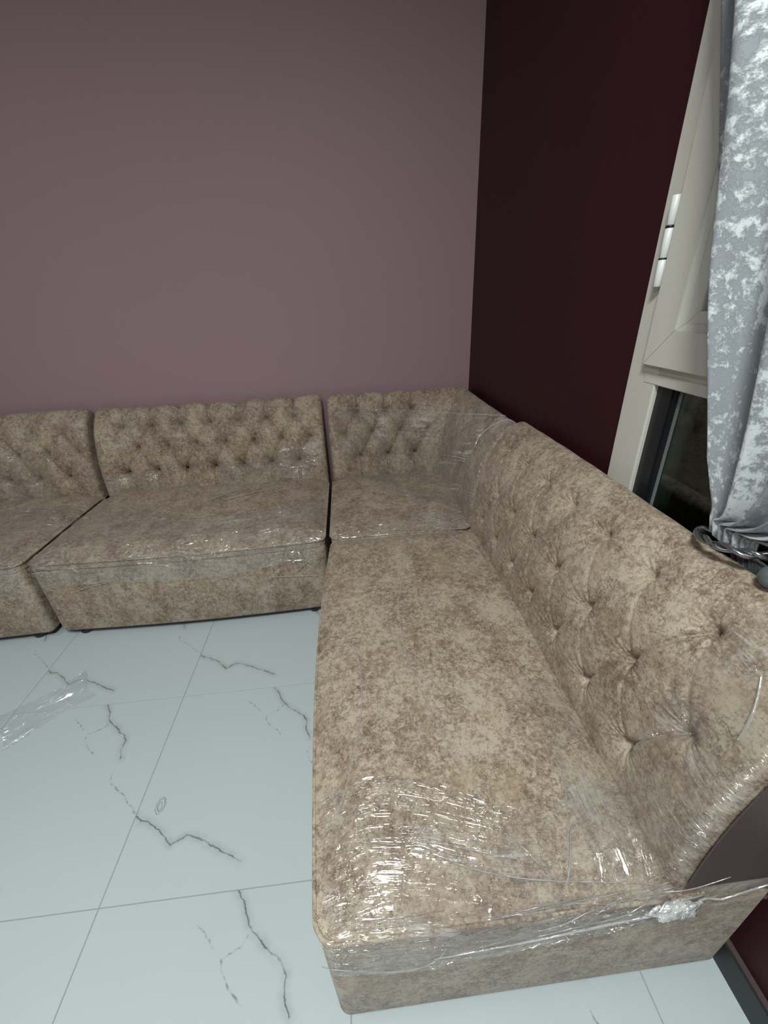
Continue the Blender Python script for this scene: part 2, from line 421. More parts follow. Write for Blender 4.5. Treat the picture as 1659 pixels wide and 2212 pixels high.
bm = bmesh.new(); add_box(bm, .000, .05, .836, .8805, WZ0+.09, 1.0705); add_box(bm, .004, .05, .828, .838, WZ0+.09, 1.0705)
add_box(bm, .004, .05, WY0+.09, .84, 1.066, 1.0705); add_box(bm, .004, .05, WY0+.09, .84, WZ0+.09, WZ0+.10)
bm_obj('pane_gasket', bm, 'gasket', win)
box('spacer_bar', .012, .03, .821, .8285, WZ0+.09, 1.066, 'spacer', win)
box('pane', .014, .022, WY0+.140, .835, WZ0+.140, 1.0705, 'glass', win)
hg = empty('hinge', (-.020, .931, 0)); hg.parent = win
for z0, z1, mt, nm, rr in ((1.262, 1.3105, 'hinge', 'hinge_barrel', .0085), (1.3105, 1.3135, 'gasket', 'hinge_ring', .0088), (1.3135, 1.3645, 'hinge', 'hinge_barrel', .0085),
                       (1.3645, 1.369, 'gasket', 'hinge_ring', .0088), (1.369, 1.418, 'hinge', 'hinge_barrel', .0085)):
    link(nm, lathe(nm, [(rr-.0008, z0), (rr, z0+.0008), (rr, z1-.0008), (rr-.0008, z1)], 16), mt, hg)
box('hinge_leaf', .006, .012, -.006, .006, 1.262, 1.418, 'hinge', hg)

# ------------------------------------------------------------------ the sectional sofa
ZE = 0.385                                     # height of the piped seat edge
PROF_F = [(0.000, .335), (0.000, .42), (.006, .52), (.022, .61), (.054, .70), (.100, .772), (.145, .812), (.172, .818)]
def profile(th, dz):
    pts = [(d*th/.195, z+(dz*(z-.335)/.48 if z < .815 else dz)) for d, z in PROF_F]
    pts += [(th*.955, .80+dz), (th, .755+dz), (th, .60), (th, .33)]
    P = catmull(pts, 14)
    seg = np.hypot(*np.diff(P, axis=0).T); S = np.r_[0, np.cumsum(seg)]
    return P, S
def seg_dist(t, s, segs):
    best = np.full(t.shape, 9.0); owner = np.zeros(t.shape)
    for k, (a, b) in enumerate(segs):
        ax, ay = a; bx, by = b; dx, dy = bx-ax, by-ay; l2 = dx*dx+dy*dy+1e-9
        h = np.clip(((t-ax)*dx+(s-ay)*dy)/l2, 0, 1)
        d = np.hypot(t-ax-h*dx, s-ay-h*dy); best = np.minimum(best, d)
    return best
class Back:
    """tufted back cushion: local t along the width, s up the front and over the top"""
    def __init__(self, W, y0, th, dz, rows, pitch, off, seed, down=1.0, amp=1.0, tmin=-9, tmax=9, axis=0, up=1.0, wide=1.0, dirw=False, res=.0036):
        self.wide, self.dirw, self.res = wide, dirw, res
        self.up = up
        self.W, self.y0, self.th, self.axis = W, y0, th, axis
        self.P, self.S = profile(th, dz); self.L = self.S[-1]
        itop = int(np.argmax(self.P[:, 1])); self.s_top = self.S[itop]
        self.seed, self.down, self.amp = seed, down, amp
        f = lambda z: float(np.interp(z, self.P[:itop, 1], self.S[:itop]))
        rs = [f(z) for z in rows]                                       # top, middle, bottom row
        self.btn = []; A = []; B = []; Cc = []
        for r_, lst, sh in ((rs[0], A, 0), (rs[1], B, .5), (rs[2], Cc, 0)):
            k = -12
            while k < 24:
                t = off + (k+sh)*pitch
                if max(.055, tmin) < t < min(W-.055, tmax): lst.append((t, r_))
                k += 1
        self.btn = A+B+Cc
        self.segs = []
        for U, D in ((A, B), (B, Cc)):
            for a in U:
                for b in D:
                    if abs(a[0]-b[0]) < pitch*.6: self.segs.append((a, b))
        self.vup = [((t, s), (t, self.s_top+.05)) for t, s in A]
        self.vdn = [((t, s), (t, 0.0)) for t, s in Cc]
    def disp(self, t, s, k=1.0):
        if not self.btn: return .004*lump(t, s, self.seed)*k
        df = seg_dist(t, s, self.segs); dv = seg_dist(t, s, self.vup)
        dd = seg_dist(t, s, self.vdn) if self.vdn else np.full(t.shape, 9.0)
        db = np.full(t.shape, 9.0); th = np.zeros(t.shape)
        for bx, by in self.btn:
            d = np.hypot(t-bx, s-by); m_ = d < db; db = np.where(m_, d, db); th = np.where(m_, np.arctan2(s-by, t-bx), th)
        near = .45+.55*np.exp(-db/.04); wd = self.wide
        if self.dirw:
            fa = [g for g in self.segs if (g[1][0]-g[0][0]) < 0]; fb = [g for g in self.segs if (g[1][0]-g[0][0]) >= 0]
            da = seg_dist(t, s, fa) if fa else df; dbb = seg_dist(t, s, fb) if fb else df
            o = -.0170*np.exp(-da/.0036)*near - .0045*np.exp(-dbb/.004)*near - wd*.010*np.exp(-(da/.040)**2)
        else: o = -.0130*np.exp(-df/.005)*near - wd*.010*np.exp(-(df/.045)**2)
        o += self.up*(-.0120*np.exp(-dv/.005) - .007*np.exp(-(dv/.045)**2))
        o += self.down*(-.0130*np.exp(-dd/.0045) - .006*np.exp(-(dd/.045)**2))
        o += -.026*np.exp(-db/.009) - wd*.013*np.exp(-(db/.038)**2)
        o += .0026*np.cos(15*th+3*np.sin(th*2+self.seed))*np.exp(-db/.030)*np.clip(db/.010, 0, 1)
        o += .0035*lump(t, s, self.seed)
        return o*self.amp*k+.008*self.amp*k
    def pt(self, t, s, off=0.0, k=1.0, r=.028):
        """arrays t, s -> local points"""
        d = np.interp(s, self.S, self.P[:, 0]); z = np.interp(s, self.S, self.P[:, 1])
        e = .004
        tx = np.interp(np.clip(s+e, 0, self.L), self.S, self.P[:, 0])-np.interp(np.clip(s-e, 0, self.L), self.S, self.P[:, 0])
        tz = np.interp(np.clip(s+e, 0, self.L), self.S, self.P[:, 1])-np.interp(np.clip(s-e, 0, self.L), self.S, self.P[:, 1])
        l = np.hypot(tx, tz)+1e-9; nx, nz = -tz/l, tx/l                  # outward (towards the front / up)
        fade = np.clip((self.s_top+.10-s)/.08, 0, 1)
        q = self.disp(t, s, k)*fade + off
        ed = np.minimum(t, self.W-t); ed = np.clip(ed, 0, r)
        q = q - (r-np.sqrt(np.maximum(r*r-(r-ed)**2, 0)))*(1-np.clip((s-self.L+.25)/.1, 0, 1))*1.0
        y = self.y0 + d + nx*q; zz = z + nz*q
        if self.axis == 0: return np.stack([t, y, zz], -1)
        return np.stack([y, self.W - t, zz], -1)      # side back: runs along local y
    def build(self, name, parent, shift=(0, 0, 0)):
        r = .028
        tt = np.r_[r*(1-np.cos(np.linspace(0, PI/2, 7)))[:-1], np.arange(r, self.W-r, self.res), self.W-r*(1-np.cos(np.linspace(PI/2, 0, 7)))]
        ss = np.r_[np.arange(0, self.s_top+.09, self.res), np.linspace(self.s_top+.095, self.L, 14)]
        Tg, Sg = np.meshgrid(tt, ss, indexing='ij')
        P = self.pt(Tg, Sg) + np.array(shift)
        V = P.reshape(-1, 3); F = grid_faces(len(tt), len(ss))
        n = len(ss); last = (len(tt)-1)*n
        F.append(tuple(range(n))); F.append(tuple(last+k for k in range(n))[::-1])
        F.append(tuple(i*n for i in range(len(tt)))[::-1] + tuple(i*n+n-1 for i in range(len(tt))))  if False else None
        F = [f for f in F if f]
        if self.axis == 0: F = [f[::-1] for f in F]
        me = mesh(name, V, F)
        o = link(name, me, 'fabric', parent)
        return o
    def buttons(self, parent, shift=(0, 0, 0)):
        global BTN
        if BTN is None:
            BTN = lathe('button', [(.0005, .0035), (.004, .003), (.0068, .001), (.0072, -.002), (.0005, -.004)], 10); BTN.materials.append(M['fabric'])
            BTN.polygons.foreach_set('use_smooth', [True]*len(BTN.polygons))
        for t, s in self.btn:
            p = self.pt(np.array([t]), np.array([s]), -.001)[0]; q = self.pt(np.array([t]), np.array([s]), .013)[0]
            o = bpy.data.objects.new('button', BTN); C.objects.link(o); o.parent = parent
            o.location = Vector(p)+Vector(shift); o.rotation_euler = Vector(q-p).to_track_quat('Z', 'Y').to_euler()
BTN = None

def round_outline(x0, x1, y0, y1, r, bow=0.0, step=.03):
    pts = []
    for cx, cy, a0 in ((x1-r, y0+r, -PI/2), (x1-r, y1-r, 0), (x0+r, y1-r, PI/2), (x0+r, y0+r, PI)):
        for k in range(7): a = a0 + PI/2*k/6; pts.append((cx+r*math.cos(a), cy+r*math.sin(a)))
    out = []
    for i, p in enumerate(pts):
        q = pts[(i+1) % len(pts)]; L = math.hypot(q[0]-p[0], q[1]-p[1]); n = max(1, int(L/step))
        for k in range(n): out.append((p[0]+(q[0]-p[0])*k/n, p[1]+(q[1]-p[1])*k/n))
    res = []
    for x, y in out:
        u = min(max((x-x0)/(x1-x0), 0), 1)
        res.append((x, y - bow*math.sin(PI*u)*max(0, 1-(y-y0)/(y1-y0)*1.6)))
    return res
def loft(name, outline, levels, mat, parent):
    N = len(outline); P = np.array(outline)
    tg = np.roll(P, -1, 0)-np.roll(P, 1, 0); tg /= np.linalg.norm(tg, axis=1)[:, None]+1e-9
    nr = np.stack([tg[:, 1], -tg[:, 0]], -1)
    V = []
    for z, ins in levels:
        for k in range(N): V.append((P[k, 0]-nr[k, 0]*ins, P[k, 1]-nr[k, 1]*ins, z))
    F = []
    for i in range(len(levels)-1):
        for k in range(N): F.append((i*N+k, i*N+(k+1) % N, (i+1)*N+(k+1) % N, (i+1)*N+k))
    F.append(tuple(range(N))[::-1]); F.append(tuple((len(levels)-1)*N+k for k in range(N)))
    return link(name, mesh(name, V, F), mat, parent, sharp=50)

class Seat:
    def __init__(self, W, Ds, bow, crown, seed, rr=.12):
        self.W, self.Ds, self.bow, self.crown, self.seed, self.rr = W, Ds, bow, crown, seed, rr
    def z(self, x, y):
        f = lambda e: 1-(1-np.clip(e/self.rr, 0, 1))**2.1
        c = f(y)*f(x)*f(self.W-x)
        dip = .014*np.exp(-np.clip(self.Ds-y, 0, 9)/.035)
        return ZE + self.crown*c - dip + .0035*lump(x, y, self.seed)*c
    def xy(self, x, y):
        """rounded corners + bowed front"""
        r = .035; x = np.array(x, float); y = np.array(y, float)
        for sx in (0, 1):
            ex = x if sx == 0 else self.W-x
            m_ = (ex < r) & (y < r)
            qx, qy = ex-r, y-r; mm = np.maximum(abs(qx), abs(qy)); ll = np.hypot(qx, qy)+1e-9
            ex2 = r+qx*mm/ll; y2 = r+qy*mm/ll
            x = np.where(m_, ex2 if sx == 0 else self.W-ex2, x); y = np.where(m_, y2, y)
        yb = y - self.bow*np.sin(PI*np.clip(x/self.W, 0, 1))*np.clip(1-y/self.Ds*1.6, 0, 1)
        return x, yb
    def build(self, parent, mat='fabric'):
        r = .035
        xs = np.r_[np.linspace(0, r, 7)[:-1], np.linspace(r, self.W-r, int(self.W/.016)), np.linspace(self.W-r, self.W, 7)[1:]]
        ys = np.r_[np.linspace(0, r, 7)[:-1], np.linspace(r, self.Ds+.05, int(self.Ds/.016))]
        Xg, Yg = np.meshgrid(xs, ys, indexing='ij'); z = self.z(Xg, Yg); x, y = self.xy(Xg, Yg)
        V = np.stack([x, y, z], -1).reshape(-1, 3); nu, nv = len(xs), len(ys); F = grid_faces(nu, nv)
        ring = [i*nv for i in range(nu)] + [(nu-1)*nv+j for j in range(1, nv)] + [i*nv+nv-1 for i in range(nu-2, -1, -1)] + [j for j in range(nv-2, 0, -1)]
        V = [tuple(v) for v in V]; base = len(V)
        for k in ring: V.append((V[k][0], V[k][1], .355))
        n = len(ring)
        for k in range(n): F.append((ring[k], base+k, base+(k+1) % n, ring[(k+1) % n]))
        F.append(tuple(base+k for k in range(n)))
        F = [f for f in F]
        me = mesh('seat', V, F)
        bm_ = bmesh.new(); bm_.from_mesh(me); bmesh.ops.recalc_face_normals(bm_, faces=bm_.faces); bm_.to_mesh(me); bm_.free()
        o = link('seat', me, mat, parent, sharp=48)
        # piping cord along the visible edge: left side, front, right side
        path = [(0, y_) for y_ in np.arange(self.Ds-.01, r, -.03)] + [(0, r*(1-k/6)) for k in range(6)] + [(r*k/6, 0) for k in range(7)]
        path += [(x_, 0) for x_ in np.arange(r+.02, self.W-r, .03)] + [(self.W-r*(1-k/6), 0) for k in range(7)] + [(self.W, r*k/6) for k in range(1, 7)] + [(self.W, y_) for y_ in np.arange(r+.02, self.Ds-.01, .03)]
        P = np.array(path); px, py = self.xy(P[:, 0], P[:, 1]); pz = self.z(P[:, 0], P[:, 1])
        cx = np.where(P[:, 0] < .001, -.002, np.where(P[:, 0] > self.W-.001, .002, 0)); cy = np.where(P[:, 1] < .001, -.002, 0)
        link('piping', tube_mesh('piping', np.stack([px+cx, py+cy, pz-.001], -1), .0042, 8), 'fabric', o)
        return o

FOOT = lathe('foot', [(.016, 0), (.024, .004), (.027, .012), (.027, .021), (.001, .021)], 16); FOOT.materials.append(M['black'])
def module(name, label, loc, rz, W, D, Ds, bow, crown, seed, back=None, xr=None):
    r = tag(empty(name, loc, rz), label, 'sofa section', 'sections of the L-shaped sofa')
    ol = round_outline(.004, W-.004, .004, D, .022, bow*.85)
    loft('base', ol, [(.030, .012), (.033, .004), (.042, 0), (.20, -.002), (.33, -.003), (.362, .001), (.366, .006)], 'fabric', r)
    loft('base_board', round_outline(.016, W-.016, .016, D-.012, .015, bow*.85), [(.0205, 0), (.034, 0)], 'darkwood', r)
    for fx in (.085, W-.085):
        for fy in (.036, D-.07):
            o = bpy.data.objects.new('foot', FOOT); C.objects.link(o); o.parent = r; o.location = (fx, fy, 0)
    st = Seat(W if xr is None else xr, Ds, bow, crown, seed); so = st.build(r)
    return r, st
ROWS = (.752, .632, .497); PITCH_B = .152
# left section (cut by the frame edge), middle section, both along the mauve wall
r_left, s_left = module('sofa_section', 'tufted sofa section under film, farthest from the room corner', (-2.575, 1.50, 0), 0, 1.20, .855, .665, .018, .034, 3)
b_left = Back(1.20, .665, .19, -.004, ROWS, PITCH_B, .60, 3, .15, 1.15, up=.2)
o = b_left.build('backrest', r_left); b_left.buttons(o)
r_mid, s_mid = module('sofa_section', 'tufted straight sofa section against mauve wall, beside the corner section', (-1.345, 1.50, 0), 0, 1.19, .855, .665, .020, .034, 5)
b_mid = Back(1.19, .665, .19, -.008, ROWS, PITCH_B, .583, 5, 1.0, 1.4)
o = b_mid.build('backrest', r_mid); b_mid.buttons(o)
# corner section with two backs
r_cor, s_cor = module('sofa_corner_section', 'square corner sofa section with two tufted backs, where the walls meet', (-.128, 1.502, 0), 0, .785, .853, .663, .0, .020, 8, xr=.60)
b_cor = Back(.785, .663, .19, -.014, ROWS, PITCH_B, .165, 8, 1.0, 1.4, -9, .57)
o = b_cor.build('backrest', r_cor); b_cor.buttons(o)
b_side = Back(.845, .597, .188, -.010, (.752, .632, .497), PITCH_B, .30, 9, .3, .45, -9, .5, axis=1, up=.3)
# side back: t measured from the rear wall towards the open end
o = b_side.build('side_backrest', r_cor, (0, .004, 0)); b_side.buttons(o, (0, .004, 0))
# long section beside the window, runs towards the room
r_near, s_near = module('sofa_section', 'long tufted sofa section beside the window, open end wrapped in film', (-.120, 1.484, 0), -PI/2, 1.212, .775, .585, .026, .034, 12)
b_near = Back(1.2085, .585, .19, .012, (.768, .628, .488), PITCH_B, 1.484-.46, 12, .05, 1.25, up=.10, wide=.32, dirw=True, res=.0026)
o = b_near.build('backrest', r_near); b_near.buttons(o)
box('back_support', .006, 1.208, .600, .768, .340, .425, 'fabric', r_near, .01)
# one even dark panel on the open end of the near back
P_ = b_near.P; sel = P_[(P_[:, 1] > .405)]
ring = [(b_near.y0+.004+d*.74, .405+(z-.405)*.955) for d, z in sel]
V = [(1.2122, y, z) for y, z in ring] + [(1.2145, y, z) for y, z in ring]; n = len(ring)
F = [tuple(range(n)), tuple(range(2*n-1, n-1, -1))] + [(k, n+k, n+(k+1) % n, (k+1) % n) for k in range(n)]
o = link('end_panel', mesh('end_panel', V, F), 'end_dark', r_near, False); o['label'] = 'dark panel on the open end of the back'

# ------------------------------------------------------------------ stretch film over the sofa
bpy.context.view_layer.update()
def world_bvh(roots):
    V = []; F = []
    for rt in roots:
        for ob in rt.children_recursive:
            if ob.type != 'MESH' or ob.name.startswith(('button', 'foot', 'film')): continue
            b = len(V); mw = ob.matrix_world
            V += [mw @ v.co for v in ob.data.vertices]; F += [tuple(b+i for i in p.vertices) for p in ob.data.polygons]
    return BVHTree.FromPolygons(V, F)
BVR = {rt.name: world_bvh([rt]) for rt in (r_left, r_mid, r_cor, r_near)}
def hit(px, py, lift=.003, root=None):
    BV = BVR[(root or r_near).name]
    px, py = float(px), float(py)
    for k in range(12):
        h, nrm, idx, d = BV.ray_cast(CAM, ray(px, py+4*k))
        if h is not None: break
    if h is None: return None
    py += 4*k
    if nrm.dot(ray(px, py)) > 0: nrm = -nrm
    return h + nrm*lift
def to_local(root, p): return root.matrix_world.inverted() @ Vector(p)
pseed = [40]
def patch(root, fn, u, v, mat='film', name='film_wrap', uvsc=(1, 1), label=None, rid=0.0, su=5.0, sv=38.0, cover=.45):
    U, Vv = np.meshgrid(u, v, indexing='ij'); P = fn(U, Vv)
    pseed[0] += 3
    if rid:
        # raised creases of the film: ridged noise stretched along u, gathered in patches
        a, b = U*uvsc[0], Vv*uvsc[1]
        wob = vnoise(a*6, b*6, pseed[0]+5)*1.3
        n1 = vnoise(a*su+wob, b*sv+wob*2.5, pseed[0], 2)
        rg = np.clip(1-np.abs(n1-.5)/.07, 0, 1); rg = rg*rg*(3-2*rg)
        n2 = vnoise(a*su*2.2+4+wob, b*sv*1.7+wob*3, pseed[0]+9, 2)
        rg2 = np.clip(1-np.abs(n2-.5)/.06, 0, 1)**1.5
        msk = np.clip((vnoise(a*7+2, b*9+1, pseed[0]+1, 2)-cover)/.16, 0, 1)
        h = rid*(rg*msk + .5*rg2*msk) + rid*.35*n1
        du = np.gradient(P, axis=0); dv = np.gradient(P, axis=1); N = np.cross(du, dv); N /= np.linalg.norm(N, axis=-1, keepdims=True)+1e-12
        cl = np.array(tuple(root.matrix_world.inverted() @ CAM))
        sg = np.sign(((cl-P)*N).sum(-1).mean()); P = P + N*(sg*h)[..., None]
    me = mesh(name, P.reshape(-1, 3), grid_faces(len(u), len(v)))
    set_uv(me, np.stack([U*uvsc[0]+random.random()*3, Vv*uvsc[1]+random.random()*3], -1).reshape(-1, 2))
    o = link(name, me, mat, root)
    if label: o['label'] = label
    return o
def strand(root, pts, r=.0016, mat='film_edge', name='film_edge', per=7, lift=.003, parent=None):
    q = catmull(pts, per); out = []
    for p in q:
        h = hit(p[0], p[1], lift, root)
        if h is not None: out.append(to_local(root, h))
    if len(out) < 3: return None
    # drop jumps over gaps
    keep = [out[0]]
    for p in out[1:]:
        if (p-keep[-1]).length < .12: keep.append(p)
    if len(keep) < 3: return None
    # smooth a little
    for _ in range(2): keep = [keep[0]]+[(keep[i-1]+keep[i]*2+keep[i+1])/4 for i in range(1, len(keep)-1)]+[keep[-1]]
    n = len(keep)
    taper = lambda t: r*(.35+.65*math.sin(PI*min(max(t, .02), .98))**.5)
    return link(name, tube_mesh(name, keep, taper, 6), mat, root if parent is None else parent)
FL = 'clear plastic stretch film with glossy creases'

def front_wrap(st, bow_base, ytop, zlow, off=.004):
    """film over the front edge: v=0 deep on the seat, v=1 at the lower hem on the front face"""
    def fn(U, Vv):
        yt = ytop(U) if callable(ytop) else ytop; zl = zlow(U)
        Lt = yt; Lf = ZE-zl; Lsum = Lt+Lf; d = Vv*Lsum
        y = np.clip(Lt-d, 0, None); zt = st.z(U, y)+off
        x2, y2 = st.xy(U, y)
        dn = np.clip(d-Lt, 0, None)
        z = np.where(dn > 0, ZE+off-dn, zt); y2 = np.where(dn > 0, y2-off-.0035*(1-np.exp(-dn/.01)), y2-off*np.exp(-y/.01))
        w_ = .0016*lump(U*1.5, d*7, 77)
        return np.stack([x2, y2+np.where(dn > 0, w_, 0), z+np.where(dn > 0, 0, abs(w_))], -1)
    return fn
def seat_film(st, off=.004, seed=5):
    def fn(U, Vv):
        x, y = st.xy(U, Vv); return np.stack([x, y, st.z(U, Vv)+off+.0012*abs(lump(U*2, Vv*6, seed))], -1)
    return fn
def back_film(bk, off=.006, k=.35, shift=(0, 0, 0)):
    def fn(U, Vv): return bk.pt(U, Vv, off+.001*lump(U*3, Vv*3, 4), k)+np.array(shift)
    return fn
L_ = np.linspace
# middle section: film over the front of the seat and low on the back
patch(r_mid, front_wrap(s_mid, 0, lambda u: .33+.10*np.sin(u*5+1), lambda u: .262+.012*np.sin(u*7)+.02*u), L_(.01, 1.18, 380), L_(0, 1, 190), 'film_crinkle', label=FL, uvsc=(1, .47), rid=.0065, su=4.5, sv=28, cover=.40)
patch(r_mid, back_film(b_mid, .007, .45), L_(.015, .30, 90), L_(.05, .16, 40)*1, 'film_crinkle', rid=.005, sv=24, cover=.35)
def fan(u, v): return back_film(b_mid, .008, .3)(u, .05+v*(.12+.10*np.clip((u-.62)/.5, 0, 1)))
patch(r_mid, fan, L_(.60, 1.17, 160), L_(0, 1, 60), 'film_crinkle', uvsc=(1, .18), rid=.005, sv=26, cover=.35)
def tent(u, v):     # two peaks of film pulled up from the seat to the tufts
    return back_film(b_mid, .008, .3)(.345+u*.15, .05+v*(.03+.15*u**2))
patch(r_mid, tent, L_(0, 1, 60), L_(0, 1, 50), 'film_crinkle', uvsc=(.2, .2), rid=.005, su=22, sv=12, cover=.3)
# left section
patch(r_left, front_wrap(s_left, 0, .50, lambda u: .27+0*u), L_(.5, 1.19, 230), L_(0, 1, 200), 'film_crinkle', label=FL, uvsc=(1, .6), rid=.0065, su=4.5, sv=28, cover=.40)
patch(r_left, back_film(b_left, .007, .4), L_(.66, 1.0, 90), L_(.05, .30, 70), 'film_crinkle', rid=.005, sv=24, cover=.38)
# corner section: seat hem, sheet stretched across the inner corner, glossy wrap round the end of the side back
patch(r_cor, front_wrap(s_cor, 0, lambda u: .06+.16*u, lambda u: .383+0*u), L_(.01, .585, 160), L_(0, 1, 50), 'film_crinkle', label=FL, uvsc=(1, .16), rid=.0035, sv=30, cover=.32)
Le = [to_local(r_cor, hit(p[0], p[1], .008, r_cor)) for p in catmull([(716, 880), (724, 940), (745, 1000), (791, 1049)], 6)]
Ri = [to_local(r_cor, hit(p[0], p[1], .008, r_cor)) for p in catmull([(1092, 886), (1045, 935), (1012, 1010), (1001, 1060), (996, 1110)], 6)]
def interp_edge(E_, v):
    E_ = np.array([tuple(e) for e in E_]); k = np.linspace(0, 1, len(E_))
    return np.stack([np.interp(v, k, E_[:, i]) for i in range(3)], -1)
def sheet(U, Vv):
    a = interp_edge(Le, Vv); b = interp_edge(Ri, Vv); p = a*(1-U[..., None])+b*U[..., None]
    p[..., 2] += -.012*np.sin(PI*U)*np.sin(PI*Vv); return p
patch(r_cor, sheet, L_(0, 1, 150), L_(0, 1, 90), 'film', uvsc=(.7, .4), rid=.003, su=2.5, sv=45, cover=.5)
link('film_edge', tube_mesh('film_edge', [tuple(sheet(np.array([u]), np.array([0.0]))[0]) for u in L_(0, 1, 30)], .0013, 6), 'film_edge', r_cor)
link('film_edge', tube_mesh('film_edge', [tuple(sheet(np.array([u]), np.array([1.0]))[0]) for u in L_(0, 1, 30)], .0016, 6), 'film_edge', r_cor)
patch(r_cor, back_film(b_side, .005, .5, (0, .004, 0)), L_(.765, .844, 40), L_(.16, .60, 150), 'film_crinkle', uvsc=(1, 1), rid=.003, su=40, sv=6, cover=.35)
for pts in ([(1000, 1112), (965, 1122), (930, 1126), (890, 1132)], [(1002, 1118), (970, 1130), (935, 1136)], [(998, 1108), (960, 1114), (925, 1117)], [(1003, 1124), (975, 1134), (950, 1141)]):
    strand(r_cor, pts, .0022, 'film_fold', 'film_fold')
strand(r_cor, [(752, 1157), (790, 1153), (835, 1148), (880, 1141)], .0016, 'film_fold', 'film_fold')
zf = lambda L: [(380+a*.217, 930+b*.217) for a, b in L]
for pts, rr in (([(318, 710), (400, 680), (500, 640), (650, 588)], .0022), ([(490, 703), (600, 670), (720, 640), (880, 605)], .0022), ([(950, 530), (1020, 535), (1110, 545)], .0018), ([(840, 535), (880, 525), (925, 520)], .0018),
                ([(335, 130), (400, 210), (460, 290), (490, 390), (490, 500)], .0014), ([(360, 160), (450, 220), (520, 310), (570, 370)], .0014), ([(245, 115), (170, 200), (120, 270), (85, 370), (95, 450)], .0014),
                ([(975, 345), (1100, 358), (1300, 368)], .0014), ([(1220, 295), (1300, 299), (1380, 305)], .0011), ([(1240, 238), (1320, 240), (1400, 247)], .0014), ([(1015, 460), (1110, 468), (1210, 480)], .0013), ([(620, 420), (650, 370), (640, 335)], .0013), ([(690, 400), (700, 345), (720, 330)], .0012)):
    strand(r_mid, zf(pts), rr*.9, 'film_fold', 'film_fold', lift=.006)
z1 = lambda L: [(a*.446, 820+b*.446) for a, b in L]
for pts, rr in (([(120, 625), (200, 628), (310, 635)], .0018), ([(150, 718), (175, 715), (200, 713)], .0016), ([(60, 735), (85, 733), (105, 735)], .0014)):
    strand(r_left, z1(pts), rr*.9, 'film_fold', 'film_fold', lift=.006)
for pts, rr in (([(350, 1030), (420, 1005), (500, 985), (560, 965)], .0014), ([(1290, 955), (1400, 950), (1540, 945)], .0014), ([(1430, 935), (1460, 905), (1490, 880)], .0014), ([(1110, 125), (1150, 128), (1220, 135)], .0016), ([(1290, 130), (1320, 132), (1360, 133)], .0016)):
    strand(r_mid, z1(pts), rr*.9, 'film_fold', 'film_fold', lift=.006)
z2 = lambda L: [(680+a*.3014, 820+b*.3014) for a, b in L]
strand(r_cor, z2([(1150, 490), (1180, 420), (1250, 350), (1350, 300), (1450, 265)]), .0045, 'film_fold', 'film_fold', lift=.004)  # rim highlight of the wrap drawn as a pale glossy strand
strand(r_cor, z2([(190, 890), (196, 930), (194, 968)]), .0016, 'film_fold', 'film_fold', lift=.006)
# near section: film round the open end
def end_wrap(U, Vv):
    # U = depth across the section (local y), Vv 0 on the seat .. 1 at the hem on the end face
    st = s_near; off = .005
    lt = .17+.05*np.sin(U*9+.6)+.04*np.exp(-((U-.52)/.08)**2); zl = np.interp(U, [0, .15, .3, .45, .60, .78], [.285, .262, .275, .305, .335, .36])
    d = Vv*(lt+ZE-zl); x = np.clip(st.W-(lt-d), None, st.W); zt = st.z(np.clip(x, 0, st.W), U)+off
    x2, y2 = st.xy(x, U); dn = np.clip(d-lt, 0, None)
    z = np.where(dn > 0, ZE+off-dn, zt)
    x2 = np.where(dn > 0, x2+off+.003*(1-np.exp(-dn/.01)), x2+off*np.exp(-(st.W-x)/.012))
    wv = .003*lump(U*1.2+.4, d*6, 31)
    return np.stack([x2+np.where(dn > 0, abs(wv), 0), y2, z+np.where(dn > 0, 0, abs(wv))], -1)
patch(r_near, end_wrap, L_(.012, .583, 230), L_(0, 1, 190), 'film_crinkle', label=FL, uvsc=(1, .30), rid=.0036, su=3.0, sv=60, cover=.32)
def end_low(U, Vv):
    zt = ZE-.01; zl = np.interp(U, [0, .15, .3, .45, .60, .78], [.285, .262, .275, .305, .335, .36])
    return np.stack([r_near_x(U, Vv), U, zt+(zl-zt)*Vv], -1)
def r_near_x(U, Vv): return 1.212+.009+.003*lump(U, Vv*.3, 9)
patch(r_near, end_low, L_(.575, .755, 60), L_(0, 1, 30), 'film_crinkle', uvsc=(1, .1), rid=.003)
# narrow strip of film along the foot of the near back and round the end of the back
patch(r_near, seat_film(s_near, .004, 6), L_(.80, 1.19, 110), L_(.462, .578, 40), 'film_crinkle', rid=.003, su=9, sv=30, cover=.42)
patch(r_near, back_film(b_near, .006, .6), L_(1.05, 1.205, 60), L_(.06, .66, 190), 'film', rid=.003, su=30, sv=7, cover=.45)
z6 = lambda L: [(640+a*.6142, 1700+b*.6142) for a, b in L]
z8 = lambda L: [(660+a*.3526, 1120+b*.3526) for a, b in L]
strand(r_near, z8([(165, 650), (240, 715), (310, 820), (335, 920), (345, 1060), (340, 1200), (300, 1430), (240, 1680), (180, 1850)]), .0024, 'film_crease', lift=.0005)
strand(r_near, z8([(690, 100), (625, 200), (600, 350), (570, 500), (585, 680), (620, 850), (680, 1000), (750, 1150), (850, 1350), (1000, 1600), (1120, 1780)]), .0024, 'film_crease', lift=.0005)
strand(r_near, z8([(850, 75), (950, 150), (1050, 200), (1100, 270)]), .0024, 'film_crease', lift=.0005)
strand(r_near, z8([(1490, 1150), (1550, 1400), (1590, 1650), (1605, 1900), (1600, 2150)]), .0016, lift=.003)
strand(r_near, z6([(960, 150), (958, 250), (950, 320), (930, 365), (895, 400)]), .0011, 'film_fold', 'film_fold', lift=.008)
strand(r_near, z6([(220, 200), (380, 210), (470, 230), (560, 270), (640, 295), (760, 318), (900, 330), (1100, 335), (1340, 345)]), .0012, 'film_fold', 'film_fold', lift=.005)
